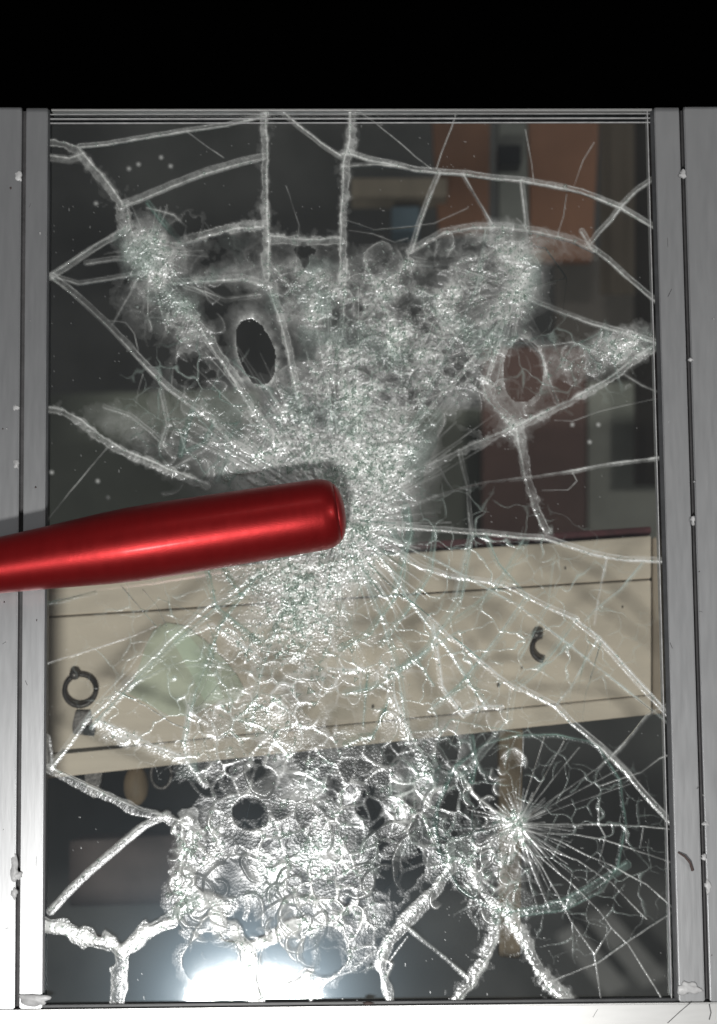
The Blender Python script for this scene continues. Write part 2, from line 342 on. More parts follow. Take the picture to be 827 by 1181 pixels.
wpart('glass_edge', xr - 7.5 * PX, xr - 6.6 * PX, -0.0035, 0.009, zb, zt, m=SEAL, bev=.0002)
# the thin pale strips at the top of the opening
def strip(y0, y1, Y, name, m=ALU_H):
    return from_bm(name, prism_px([(-60, y0), (890, y0 - 1), (890, y1 - 1), (-60, y1)], Y, 0.004, .0002), m, win)
from_bm('top_bead', prism_px([(59, 116), (752, 116), (752, 127.5), (59, 127.5)], -0.006, 0.010, .0004), ALU_H, win)
for yy, th in ((136.5, 1.0), (141.5, .8), (131.5, .5)):
    from_bm('edge_strip', prism_px([(58, yy), (752, yy - 1), (752, yy + th - 1), (58, yy + th)], -0.0025, 0.002), SEAL, win)
hd = from_bm('black_band', prism_px([(-160, 40), (990, 40), (990, 122), (-160, 122.8)], -0.0135, 0.05), BLACK)  # plain black slab put in to close off the top of the opening
bm = bmesh.new(); bm.from_mesh(hd.data)
for v in bm.verts:
    if v.co.z > zt - .02: v.co.z += 0.25
bm.to_mesh(hd.data); bm.free()
tag(hd, 'plain black band across the top of the broken window', 'beam')

# dried sealant over the grooves, corner lumps, dirt
def lump(px, py, rx, ry, Y, m=SEAL, name='sealant_smear', seed=0):
    b = bmesh.new(); bmesh.ops.create_icosphere(b, subdivisions=3, radius=1)
    c = at(px, py, Y); r = random.Random(seed + int(px * 7 + py))
    ph = [r.uniform(0, 6.28) for _ in range(6)]
    for v in b.verts:
        k = 1 + .22 * math.sin(3 * v.co.x + ph[0]) + .2 * math.sin(4 * v.co.z + ph[1]) + .16 * math.sin(7 * v.co.z + 5 * v.co.x + ph[2])
        v.co = Vector((c.x + v.co.x * rx * PX * k, c.y + v.co.y * 0.0022, c.z + v.co.z * ry * PX * k))
    return from_bm(name, b, m, win, True)
for px, py, rx, ry in ((21, 203, 4, 6), (18.5, 470, 3, 5), (18.5, 535, 3, 6), (17, 1003, 5, 14), (16, 1030, 4, 7), (787, 201, 4, 5), (797, 415, 3, 3),
                       (814, 950, 3.5, 4), (812, 989, 4, 3), (817, 1022, 4.5, 9), (799, 600, 3, 5), (19, 1010, 6, 5)):
    lump(px, py, rx, ry, -0.0095)
lump(40, 1153, 14, 7, -0.0095); lump(795, 1140, 11, 8, -0.0095, name='corner_sealant')
lump(425, 1157, 7, 2.2, -0.0125, TWIG, 'dirt_chip')
tag(from_bm('wood_splinter', tube_bm([at(782, 983, -.0105), at(790, 988, -.013), at(796, 995, -.012), at(799, 1004, -.0095)], .0007, 6, r2=.0013), TWIG), 'thin dark splinter stuck on the lower right frame', 'splinter')
from_bm('scratch', tube_bm([at(770, 1180, -.0113), at(784, 1167, -.0113), at(797, 1156, -.0113)], .00035, 5), DARKGAP, win)
rs = random.Random(3)
for _ in range(16):
    sx = rs.choice((rs.uniform(2, 14), rs.uniform(30, 44), rs.uniform(768, 778), rs.uniform(800, 824), rs.uniform(100, 700))); sy = rs.uniform(160, 1120); yy = -.0086 if 27 < sx < 60 or 760 < sx < 782 else -.0106
    if 60 < sx < 760: sy = rs.uniform(1164, 1178); yy = -.0113
    a_ = rs.uniform(0, 3.1); L_ = rs.uniform(2, 7); from_bm('scratch', tube_bm([at(sx - L_ * math.cos(a_) * .5, sy - L_ * math.sin(a_), yy), at(sx, sy + rs.uniform(-1, 1), yy), at(sx + L_ * math.cos(a_) * .5, sy + L_ * math.sin(a_), yy)], rs.uniform(.00012, .0003), 5), rs.choice((DARKGAP, SEAL, GASKET)), win)
for _ in range(14):
    sx = rs.choice((rs.uniform(2, 14), rs.uniform(30, 48), rs.uniform(800, 824))); lump(sx, rs.uniform(150, 1130), rs.uniform(.5, 1.2), rs.uniform(.5, 1.3), -.0085 if 27 < sx < 60 else -.0100, rs.choice((TWIG, SEAL)), 'dirt_speck')
from_bm('scratch', tube_bm([at(818, 1158, -.0113), at(820, 1168, -.0113), at(818, 1176, -.0113)], .0005, 5), DARKGAP, win)

# ------------------------------------------------------------------ cracks, read off the pane (photo pixels; width; strength; tint 0 white .5 green 1 dark)
C = []
def c(pts, w=3, s=.7, t=0.0): C.append((pts, w, s, t))
c([(57,163),(75,165),(92,172),(106,190),(125,212),(142,238)],5.5,.6); c([(57,180),(80,183),(95,178)],4,.5)
c([(92,170),(125,167),(165,160),(215,152),(262,145),(305,135)],2.6,.75)
c([(145,238),(165,230),(200,215),(240,200),(275,190),(305,183)],4.5,.7)
c([(57,318),(75,307),(95,293),(120,278),(147,262)],4,.7); c([(147,238),(150,262),(165,300)],12,.5)
c([(170,235),(185,255),(210,282)],3,.5,.5); c([(215,152),(240,170),(258,182)],1.4,.5)
c([(307,126),(308,180),(307,230),(311,280),(310,320)],5,.8); c([(404,126),(403,160),(397,185),(395,230),(392,280),(393,320)],5.5,.75)
c([(325,128),(345,145),(370,165),(393,180)],2.6,.65)
c([(175,275),(210,282),(240,273),(270,265),(305,262)],6.5,.8); c([(312,272),(350,277),(392,275)],6,.7)
c([(200,327),(240,325),(280,322),(310,331)],4,.7)
c([(60,320),(85,340),(115,367),(140,392),(170,425),(195,450),(220,468),(245,487),(270,512),(300,530)],4,.75)
c([(57,470),(75,474),(95,485),(115,503),(140,518),(170,530),(200,543),(240,558)],5.5,.7)
c([(123,517),(100,545),(75,575),(55,600)],1.1,.45)
c([(165,300),(170,320),(195,340),(215,360),(235,385),(255,415),(270,440),(285,465),(320,520)],6.5,.7)
c([(310,330),(320,360),(328,395),(337,430),(345,470),(352,495),(365,545)],5,.7)
c([(378,330),(379,400),(374,470)],2.5,.5); c([(345,480),(360,540)],2,.5); c([(60,318),(90,328),(130,322),(165,315)],2.5,.45)
c([(125,370),(145,372),(155,385),(160,405)],1.6,.5); c([(165,432),(160,450),(157,465)],1.6,.45); c([(200,425),(198,445)],1.3,.4)
c([(185,450),(193,490),(185,515)],2.5,.4); c([(225,470),(215,500),(210,525)],3,.45,.45); c([(245,490),(235,510),(215,520)],2.5,.5,.4)
c([(260,500),(262,530),(250,555)],2.5,.5,.3); c([(120,470),(150,480),(175,500),(190,515)],2.5,.4); c([(200,540),(235,520),(255,495)],2,.4)
c([(170,240),(200,248),(215,262),(213,280)],2,.4); c([(160,300),(130,300),(100,305)],3,.35)
# upper right
c([(412,128),(430,140),(455,160),(480,182),(497,195)],1.5,.5); c([(528,126),(520,150),(510,175),(503,195)],1.6,.55)
c([(395,178),(404,178),(425,185),(450,190),(480,197),(510,200),(540,202),(575,207),(600,209),(640,216),(670,222),(695,232),(715,240),(735,252),(756,264)],3.2,.85)
c([(395,193),(430,190),(455,192)],2.2,.7); c([(507,200),(495,230),(485,255),(475,290)],2.8,.65); c([(535,202),(548,225),(560,245),(570,263)],2.4,.65)
c([(600,210),(604,240),(607,265)],2.6,.6); c([(606,150),(613,190),(615,211)],1.2,.45); c([(685,165),(672,185),(660,219)],1,.35); c([(653,225),(650,250),(643,272)],1,.3)
c([(754,207),(735,220),(718,237),(705,255),(690,270),(678,285)],2.8,.65); c([(670,268),(680,285),(700,300),(720,318),(740,335),(758,350)],3.2,.75)
c([(472,292),(510,270),(545,263),(580,263),(620,268),(660,278),(685,290)],4,.6); c([(472,305),(500,307),(530,303),(560,295),(580,280)],3.2,.65)
c([(400,254),(430,265),(460,263),(500,258),(540,240)],1,.3); c([(403,266),(430,270),(455,280),(470,275)],1,.35)
c([(600,340),(620,350),(650,362),(685,375),(715,383),(758,396)],2.8,.85)
c([(758,396),(735,412),(715,427),(690,443),(660,460),(620,480),(580,498),(545,512),(510,530),(475,545),(440,560)],5,.8)
c([(605,390),(625,410),(632,435),(643,463)],3,.65); c([(555,440),(562,460),(580,480),(597,498),(600,525),(605,555),(615,585),(627,612)],6.5,.75)
c([(765,527),(735,531),(700,535),(660,543),(620,549),(595,552),(560,556),(535,562),(500,573),(475,582),(430,590)],2.4,.8)
c([(529,520),(533,540),(538,560),(540,590),(543,613)],2.5,.6); c([(508,540),(515,555),(522,565)],1.6,.6)
c([(410,607),(450,608),(480,610),(520,613),(560,616),(600,620),(630,622),(655,630),(685,640),(720,646),(768,648)],3.2,.85)
c([(757,460),(720,468),(690,475),(660,486),(640,485)],1.1,.35); c([(660,545),(665,555),(655,565),(625,566)],1.3,.4)
c([(720,432),(740,445),(757,452)],2,.4)
# middle right, over the board
c([(455,635),(485,655),(520,666),(550,670),(580,675),(610,690),(640,705),(665,715)],3.2,.75); c([(665,715),(690,735),(715,762),(740,790),(771,823)],3.2,.95)
c([(740,650),(715,680),(690,700),(675,715)],2.2,.6,.25); c([(605,622),(590,645),(575,675),(545,700),(515,720),(480,760),(455,772)],4,.5,.4)
c([(403,640),(425,665),(441,686)],1.3,.8,1); c([(425,650),(450,675),(475,695),(495,710)],1.3,.8,1); c([(450,612),(468,640),(465,690)],3,.4,.45)
c([(545,617),(535,650),(525,690)],2.6,.45,.2); c([(495,710),(520,735),(535,745),(550,758),(570,775),(590,790),(600,795)],2.6,.65); c([(523,735),(553,760)],1,.8,1)
c([(500,720),(510,790),(520,805),(535,825),(550,815),(580,815)],2.6,.75); c([(590,790),(585,830),(560,860),(530,895)],4.5,.4,.2)
c([(600,795),(640,815),(660,835),(690,860),(720,890),(745,920),(780,958)],3.6,.8); c([(692,742),(685,770),(675,800),(672,830)],1.2,.75,1); c([(679,740),(672,770),(665,800)],1,.3,1)
c([(772,810),(745,825),(730,845),(712,865),(690,885)],2.2,.5); c([(781,866),(760,875),(740,890),(690,907)],1.8,.6); c([(665,715),(640,750),(615,780),(595,795)],3.5,.5,.35)
c([(440,700),(455,680),(463,665)],1.6,.5); c([(385,655),(395,700),(410,740),(428,775)],2.4,.45,.2); c([(480,760),(500,790)],2,.5,.4)
c([(417,660),(432,700),(455,730),(480,760)],2,.5,.3); c([(410,745),(440,730),(480,705)],1.6,.5)
# second small impact
for q in ([(597,848),(640,847),(680,855),(690,861)],):c(q,2.2,.6,.45)
c([(585,1052),(625,1046),(655,1035),(690,1015),(722,995)],4.9,.5,.45); c([(500,945),(508,990),(530,1025),(560,1045),(590,1052)],2,.4,.45)
R2 = [(604,850),(628,850),(650,855),(668,862),(690,885),(712,888),(738,900)]
for ex, ey in R2: c([(597,950),((597+ex)/2+random.uniform(-1,1),(950+ey)/2),(ex,ey)],.6,.34)
c([(600,950),(640,951),(695,951),(740,953),(781,957)],1.2,.65); c([(600,955),(620,961),(660,962),(695,968),(725,978),(755,988),(781,997)],1.2,.65)
c([(600,955),(645,970),(678,987),(705,998),(722,1008),(745,1020),(765,1037),(781,1052)],1.5,.7); c([(600,955),(620,975),(665,992),(705,1018),(745,1060)],1.2,.55)
c([(600,955),(625,990),(660,1020),(690,1050),(705,1070),(725,1090),(762,1150)],1.2,.55); c([(600,955),(603,970),(625,1000),(645,1035),(660,1065),(685,1100),(693,1153)],1.4,.6)
c([(781,1048),(755,1065),(725,1085),(690,1110),(640,1130)],1.8,.5); c([(690,922),(690,950),(698,965),(690,995),(705,1005)],1.8,.5)
c([(722,955),(722,972)],1,.4); c([(742,955),(738,978)],1,.4); c([(705,1070),(695,1085),(685,1100)],1.6,.5); c([(686,1100),(695,1085)],1,.5)
c([(580,1050),(590,1065),(605,1090),(615,1115),(635,1140),(652,1155)],8,.85); c([(575,1060),(572,1085),(560,1110),(545,1135),(530,1155)],7,.85)
c([(465,1065),(490,1085),(515,1105),(540,1127)],2.2,.7,.1); c([(515,975),(517,1000),(500,1025),(480,1048),(465,1065),(445,1085),(436,1110),(448,1155)],6,.85)
c([(490,1030),(475,1045),(460,1060)],3,.6); c([(410,1118),(380,1130),(358,1155)],1.6,.8); c([(470,1080),(455,1100),(448,1110)],1.2,.55); c([(440,1105),(452,1112),(446,1125)],2,.8)
# left lower
c([(60,885),(80,860),(100,832),(125,810),(150,785),(180,755),(200,735),(240,700),(260,690),(300,660)],3.4,.6,.1); c([(95,835),(110,812),(150,770),(180,727)],1.4,.6,.2)
c([(180,722),(150,735),(110,748),(55,765)],1.1,.65); c([(57,885),(100,905),(130,920),(165,935),(190,940),(215,950)],5,.7); c([(57,1050),(75,1030),(100,1005),(130,980),(165,950),(192,938)],4,.8)
c([(50,1062),(75,1068),(100,1078),(125,1085)],10,1.05); c([(125,1085),(140,1100),(165,1080),(200,1065),(220,1045),(245,1040),(265,1050)],9,1.1)
c([(145,1095),(142,1125),(138,1157)],9,1.0); c([(112,830),(140,842),(165,855),(190,865),(215,875)],5,.6); c([(142,800),(170,815),(200,835),(215,840)],1.2,.75,1)
c([(165,680),(182,700),(192,722)],1.6,.75,1); c([(140,676),(165,705),(180,722)],1.3,.65,1); c([(55,695),(80,690),(110,682)],2.4,.7,.85); c([(182,690),(220,705),(245,715)],1.6,.5,.9)
c([(210,950),(212,985),(205,1020),(220,1045)],15,.95); c([(275,1075),(290,1100),(300,1157)],12,1.2); c([(250,1050),(255,1085),(285,1090),(320,1075),(350,1060)],9,1.2)
c([(365,1070),(367,1110),(355,1130),(335,1140)],7,1.1); c([(240,720),(250,745),(235,790),(222,815)],1.8,.7,.8); c([(400,860),(415,852),(430,850)],3.5,.6,.5)
c([(450,760),(455,800),(465,830),(480,860),(500,890)],7,.7); c([(380,771),(405,773),(428,769)],3,.95); c([(425,770),(422,800),(419,838)],2,.7,.7); c([(450,805),(435,840),(425,855)],2.2,.7,.7)
c([(480,760),(500,745),(530,728)],2.5,.55,.35); c([(250,640),(262,665),(280,690)],2.4,.6,.8); c([(328,650),(326,680),(325,700)],2.4,.9); c([(315,668),(325,660),(333,655)],2,.9)
c([(220,730),(245,720),(275,740),(300,760)],3,.6); c([(220,800),(212,850),(215,880),(235,905)],4,.6); c([(60,884),(57,850)],4,.5); c([(530,895),(515,880),(500,860)],2.5,.6)
c([(540,1000),(555,1030),(578,1052)],5,.7); c([(530,890),(545,915),(570,935),(597,950)],2,.65); c([(537,900),(560,935)],1.4,.8,.0); c([(545,850),(550,880),(545,900)],3,.45,.5)
c([(430,628),(470,690),(520,755),(560,815)],3.2,0.80,.2); c([(410,640),(440,710),(462,790),(470,850)],3.0,0.70,.3); c([(440,618),(510,650),(600,700),(690,770),(772,835)],2.0,0.65,.2)
c([(470,585),(475,615),(468,640),(455,690),(428,730),(395,748)],3.8,0.70,.45); c([(545,618),(532,690),(492,750),(440,790),(400,800)],3.8,0.70,.35); c([(503,612),(498,660),(470,705),(440,745)],3.2,0.65,.4); c([(605,690),(570,740),(530,790),(500,815)],3.0,0.65,.3)
c([(640,640),(632,700),(600,760)],2.1,0.60,.3); c([(690,735),(660,790),(640,815)],2.1,0.60,.2); c([(560,616),(575,650),(610,690)],2.5,0.65,.4); c([(700,642),(690,690),(685,720)],1.9,0.55)
c([(330,655),(250,700),(180,760),(105,838)],2.5,0.70,.3); c([(300,660),(255,720),(225,800),(212,860)],2.5,0.70,.5); c([(345,665),(320,720),(300,780),(290,840)],3.0,0.70,.2); c([(150,790),(190,770),(240,765),(290,775)],2.2,0.60,.2); c([(240,655),(250,700),(300,740)],2.8,0.70,.5)
c([(505,850),(520,830),(560,838),(600,845)],1.8,.5,.4); c([(497,900),(520,860),(530,830)],1.8,.5,.3)
c([(597,848),(560,858),(525,885),(505,930),(503,965)],2.2,.5,.5); c([(690,861),(715,900),(722,950),(712,1000),(690,1030),(650,1050),(600,1056)],2.2,.42,.5)
c([(330,215),(345,260),(340,320)],1,.25); c([(420,300),(440,350),(470,400),(520,440)],2.2,.5); c([(470,290),(480,340),(520,380),(560,440)],2.2,.5); c([(400,300),(395,380),(380,450),(385,540)],2.6,.5); c([(560,265),(550,330),(520,400),(480,480),(430,560)],2.4,.5,.2)
c([(600,340),(540,420),(470,500),(425,560)],2.6,.55); c([(590,345),(560,440)],2.6,.5); c([(470,330),(520,350),(600,335)],2.2,.5); c([(400,420),(450,400),(520,410),(580,390)],2.2,.45); c([(350,440),(400,470),(470,470),(540,440)],2.2,.45); c([(345,500),(400,520),(455,515),(500,490)],2.2,.5)
c([(172,290),(215,330),(260,345),(300,340)],2.6,.5); c([(172,290),(150,340),(130,375)],2,.4); c([(310,300),(340,340),(380,350),(395,320)],2.2,.45); c([(395,350),(440,330),(475,300)],2.2,.45); c([(620,400),(660,395),(700,410),(740,402)],1.6,.5); c([(640,430),(660,400),(690,385)],1.6,.4,.3)
NTR = len(C)
TRACED = C[:NTR]
# fine radiating fractures round the four impacts
def fan(cx, cy, n, r0, r1, s, a0=0, a1=360, t=0, w=1.0):
    for i in range(n):
        a = math.radians(random.uniform(a0, a1)); q0 = random.uniform(.2, 1) * r0; q1 = q0 + random.uniform(.35, 1) * (r1 - r0); b = a + random.uniform(-.06, .06); mid = (q0 + q1) / 2
        c([(cx + q0 * math.cos(a), cy + q0 * math.sin(a)), (cx + mid * math.cos((a + b) / 2 + .02), cy + mid * math.sin((a + b) / 2 + .02)), (cx + q1 * math.cos(b), cy + q1 * math.sin(b))], w * random.uniform(.6, 1.5), s * random.uniform(.5, 1), t)
fan(395, 600, 60, 30, 150, .5, 20, 190, w=.8); fan(395, 600, 34, 50, 150, .5, w=.8); fan(395, 600, 60, 60, 300, .55, 205, 335, w=1.1); fan(600, 335, 16, 30, 150, .5, 90, 200, w=1.1); fan(172, 290, 12, 20, 120, .5, 0, 90, w=1.1); fan(395, 600, 10, 50, 130, .6, 0, 120, t=.9, w=.8); fan(172, 290, 22, 8, 62, .3); fan(600, 335, 24, 8, 60, .3); fan(597, 950, 64, 4, 46, .45, w=.55); fan(597, 950, 30, 8, 110, .28, 0, 80, w=.5)
fan(597, 950, 24, 10, 75, .5, 90, 200)
# curved tears in the lower crushed zone
def arcs(n, x0, x1, y0, y1, rr, s, w):
    for _ in range(n):
        x = random.uniform(x0, x1); y = random.uniform(y0, y1); r = random.uniform(*rr); a = random.uniform(0, 6.28); sp = random.uniform(.4, 1.5)
        c([(x + r * math.cos(a + sp * k / 6) * (1 + .04 * k), y + r * math.sin(a + sp * k / 6)) for k in range(7)], random.uniform(*w), s * random.uniform(.6, 1))
arcs(14, 240, 490, 800, 1070, (16, 40), .8, (1.6, 3.8)); arcs(12, 230, 440, 700, 800, (6, 22), .6, (1, 2.4)); arcs(6, 500, 590, 880, 1050, (5, 16), .7, (1, 2.4))
arcs(18, 190, 360, 420, 550, (8, 26), .4, (1, 2.2)); arcs(14, 480, 620, 270, 480, (8, 26), .45, (1, 2.2)); arcs(16, 370, 500, 300, 560, (8, 30), .4, (1, 2.2)); arcs(3, 640, 730, 370, 450, (5, 16), .5, (1, 2.2))
arcs(6, 120, 240, 255, 420, (8, 22), .5, (1, 2.5)); arcs(2, 95, 190, 470, 525, (5, 18), .6, (1, 2.4)); arcs(9, 205, 250, 940, 1050, (5, 16), .8, (1.5, 3)); arcs(7, 225, 400, 1020, 1100, (14, 34), .7, (2, 4))

# ------------------------------------------------------------------ breakage fields on a fine grid over the pane
ST = 1.15
gx = np.arange(50, 786, ST); gy = np.arange(126, 1160, ST)
GX, GY = np.meshgrid(gx, gy); SH = GX.shape
def vnoise(scale, seed, octs=4, rough=.55):
    r = np.random.default_rng(seed); out = np.zeros(SH); amp = 1; tot = 0
    for o in range(octs):
        sc = scale / 2 ** o; nx = int(800 / sc) + 4; ny = int(1100 / sc) + 4; g = r.random((ny, nx))
        fx = (GX - 45) / sc; fy = (GY - 120) / sc; ix = fx.astype(int); iy = fy.astype(int); tx = fx - ix; ty = fy - iy
        tx = tx * tx * (3 - 2 * tx); ty = ty * ty * (3 - 2 * ty)
        out += amp * ((g[iy, ix] * (1 - tx) + g[iy, ix + 1] * tx) * (1 - ty) + (g[iy + 1, ix] * (1 - tx) + g[iy + 1, ix + 1] * tx) * ty); tot += amp; amp *= rough
    return out / tot
def worley(cell, seed, aniso=1.0):
    r = np.random.default_rng(seed); nx = int(800 / cell) + 6; ny = int(1100 / cell) + 6
    jx = r.random((ny, nx)); jy = r.random((ny, nx)); ja = r.normal(size=(ny, nx)); jb = r.normal(size=(ny, nx)); jc = r.random((ny, nx))
    fx = (GX - 45 + WW * cell * .5) / cell + 1; fy = (GY - 120 + WV * cell * .5) / cell + 1
    fx = np.clip(fx, 1, nx - 3); fy = np.clip(fy, 1, ny - 3); ix = fx.astype(int); iy = fy.astype(int)
    f1 = np.full(SH, 9.); f2 = np.full(SH, 9.); idd = np.zeros(SH); pl = np.zeros(SH)
    for dy in (-1, 0, 1):
        for dx in (-1, 0, 1):
            cx = ix + dx; cy = iy + dy; ux = fx - cx - jx[cy, cx]; uy = fy - cy - jy[cy, cx]; d = np.hypot(ux, uy)
            m = d < f1; f2 = np.where(m, f1, np.minimum(f2, d)); idd = np.where(m, jc[cy, cx], idd)
            pl = np.where(m, (ux * ja[cy, cx] + uy * jb[cy, cx]) * cell, pl); f1 = np.where(m, d, f1)
    return f1, f2, idd, pl
WW = vnoise(20, 71, 2) - .5; WV = vnoise(20, 72, 2) - .5
clear = np.ones(SH); tint = np.zeros(SH); hgt = np.zeros(SH); tw = np.zeros(SH) + 1e-6; stiff = np.zeros(SH)
wob = vnoise(9, 11, 3) - .5; wob2 = vnoise(26, 12, 2) - .5; vs2 = np.clip((vnoise(15, 16, 2) - .2) / .6, 0, 1); grain = vnoise(3.2, 13, 2); grain2 = vnoise(6, 14, 3); svar = np.clip((vnoise(24, 15, 3) - .28) / .42, 0, 1)
def seg_dist(pts, x0, x1, y0, y1, wv=1.2):
    X = GX[y0:y1, x0:x1] + wob2[y0:y1, x0:x1] * wv * 1.5; Yy = GY[y0:y1, x0:x1] + wob[y0:y1, x0:x1] * wv; d = np.full(X.shape, 1e9)
    for (ax, ay), (bx, by) in zip(pts[:-1], pts[1:]):
        vx, vy = bx - ax, by - ay; L = vx * vx + vy * vy + 1e-9
        t = np.clip(((X - ax) * vx + (Yy - ay) * vy) / L, 0, 1); d = np.minimum(d, np.hypot(X - ax - t * vx, Yy - ay - t * vy))
    return d
for pts, w, s, t in C:
    pad = 3.2 * w + 8; xs = [q[0] for q in pts]; ys = [q[1] for q in pts]
    x0 = max(0, int((min(xs) - pad - 50) / ST)); x1 = min(SH[1], int((max(xs) + pad - 50) / ST) + 1)
    y0 = max(0, int((min(ys) - pad - 126) / ST)); y1 = min(SH[0], int((max(ys) + pad - 126) / ST) + 1)
    if x1 <= x0 or y1 <= y0: continue
    sl = (slice(y0, y1), slice(x0, x1)); d = seg_dist(pts, x0, x1, y0, y1)
    g = grain[sl]; g2 = grain2[sl]; sv = svar[sl]
    (ax, ay), (bx, by) = pts[0], pts[-1]; L = math.hypot(bx - ax, by - ay) or 1; k = random.choice((-1, 1)) * .45 * w
    fray = w >= 5 and (sum(ys) / len(ys) < 900 or sum(xs) / len(xs) > 500)
    d = seg_dist(pts, x0, x1, y0, y1, 2.6 if fray else .9)
    d2 = seg_dist([(qx - (by - ay) / L * k, qy + (bx - ax) / L * k) for qx, qy in pts], x0, x1, y0, y1, 2.6 if fray else .9) if w > 2 else d
    we = w * (.75 + .9 * (g2 - .4)) * (.65 + .6 * sv) if fray else w * (.8 + .35 * sv)
    if w >= 5 and not fray: we = w * (.45 + .95 * vs2[sl])
    band = 1 / (1 + np.exp(np.clip((d2 - we * .9) / (.9 if fray else .5), -40, 40)))
    body = band * (.22 + .55 * g * (1.3 if fray else .7)) * (.5 + .7 * sv) * (w > 1.8)
    core = np.exp(-(d / (0.05 * w + .62)) ** 2) * (.30 + .85 * sv) * (.7 + .5 * g)
    rim = np.exp(-((d2 - we * .92) / .75) ** 2) * (w > 2.4) * (.15 + .95 * (1 - sv)) * (.3 + .8 * g2)
    halo = .12 * np.exp(-(d2 / (2.2 * w + 1)) ** 2) * g2 ** 2 * 2 * sv * fray
    A = np.clip(np.exp(-(d2 / (.6 * we * (.5 + .8 * sv))) ** 4) * (.60 + .4 * g2) * (s > 1) + s * (.75 * body + .95 * core + .7 * rim + halo), 0, .97)  # strongest cracks turn solid white to paint in the flash's glossy reflection
    clear[sl] *= 1 - A
    tint[sl] += A * t; tw[sl] += A
    hgt[sl] += np.exp(-(d2 / (w * .8 + .6)) ** 2) * ((w * .17 + .3) * (.6 + .6 * g2) + (g - .5) * w * .35 * fray)
# conchoidal shells: a sharp curved lip fading inwards
def shells(n, x0, x1, y0, y1, rr, s):
    for _ in range(n):
        cx = random.uniform(x0, x1); cy = random.uniform(y0, y1); r = random.uniform(rr[0] ** .5, rr[1] ** .5) ** 2; a0 = random.uniform(0, 6.28); ec = random.uniform(.5, 1); th = random.uniform(0, 3.14)
        i0 = max(0, int((cx - r * 1.4 - 50) / ST)); i1 = min(SH[1], int((cx + r * 1.4 - 50) / ST)); j0 = max(0, int((cy - r * 1.4 - 126) / ST)); j1 = min(SH[0], int((cy + r * 1.4 - 126) / ST))
        if i1 <= i0 or j1 <= j0: continue
        sl = (slice(j0, j1), slice(i0, i1)); X = GX[sl] - cx + wob2[sl] * 6; Y_ = GY[sl] - cy + wob[sl] * 4
        u = X * math.cos(th) + Y_ * math.sin(th); v = (Y_ * math.cos(th) - X * math.sin(th)) / ec; d = np.hypot(u, v)
        win_ = np.clip(np.cos(np.arctan2(v, u) - a0) * 1.6 + .2, 0, 1); e = r - d
        f = 1 / (1 + np.exp(-np.clip(e / .6, -30, 30))) * np.exp(-np.maximum(e, 0) / (.32 * r)) * win_
        lip = np.exp(-((e - 1) / 1.0) ** 2) * win_
        clear[sl] *= 1 - np.clip(s * (.55 * f * (.3 + grain2[sl]) + .55 * lip * (.2 + svar[sl])), 0, .95); hgt[sl] += f * min(r * .2, 3) + lip * .4
for a_ in ((18, 255, 480, 810, 1070, (16, 42), .55), (16, 240, 450, 700, 800, (12, 30), .4), (26, 500, 600, 880, 1055, (6, 20), .6), (40, 190, 360, 420, 550, (6, 26), .3), (60, 480, 620, 270, 480, (6, 24), .5),
           (70, 370, 500, 300, 560, (6, 28), .45), (14, 640, 735, 380, 440, (5, 14), .5), (10, 180, 250, 300, 420, (8, 22), .25), (12, 200, 250, 940, 1050, (7, 18), .7), (22, 225, 400, 1020, 1110, (10, 30), .7),
           (6, 500, 600, 790, 860, (8, 18), .4), (6, 130, 215, 840, 880, (4, 9), .4)): shells(*a_)
def ell(cx, cy, rx, ry, ang=0, wobble=.35):
    a = math.radians(ang); X = GX - cx + wob2 * 16 * wobble * 2; Y_ = GY - cy + wob * 12 * wobble * 2
    u = X * math.cos(a) + Y_ * math.sin(a); v = -X * math.sin(a) + Y_ * math.cos(a); return np.hypot(u / rx, v / ry)
B = [(172,292,32,36,0,.95),(185,335,42,50,0,.6),(212,372,44,24,50,.75),(255,300,75,28,-8,.24),(330,320,60,22,0,.5),(350,345,50,40,0,.5),(445,395,84,96,0,.95),(400,480,88,62,0,.85),
     (425,535,66,46,0,.9),(400,600,62,62,0,.8),(345,685,52,52,0,.88),(290,655,48,40,0,.45),(560,325,66,58,0,.66),(600,335,24,34,0,.98),(530,405,66,60,0,.66),(325,515,75,55,0,.42),
     (470,330,50,40,0,.6),(705,405,50,22,-22,.75),(640,420,40,28,-20,.3),(600,285,75,22,5,.45),(330,755,85,60,0,.42),(310,850,88,66,-15,.5),(385,945,100,84,20,.46),(292,990,74,50,-20,.4),
     (398,1062,44,48,0,.62),(236,960,26,44,20,.4),(480,905,52,66,0,.45),(595,950,18,20,0,.85),(575,1010,38,50,0,.45),(522,975,36,40,0,.55),(165,500,60,20,25,.25),(350,1015,60,34,0,.3),
     (240,480,60,40,30,.3),(585,480,30,26,0,.4),(150,855,40,12,15,.3),(430,770,50,40,0,.2),(540,790,40,50,0,.12),(205,1040,20,20,0,.4),(360,690,24,30,0,.6)]
dens = np.zeros(SH)
for cx, cy, rx, ry, a, s in B:
    e = ell(cx, cy, rx, ry, a, .7); dens = 1 - (1 - dens) * (1 - s * np.clip(1.35 - e, 0, 1) ** 1.1 * (e < 1.35))
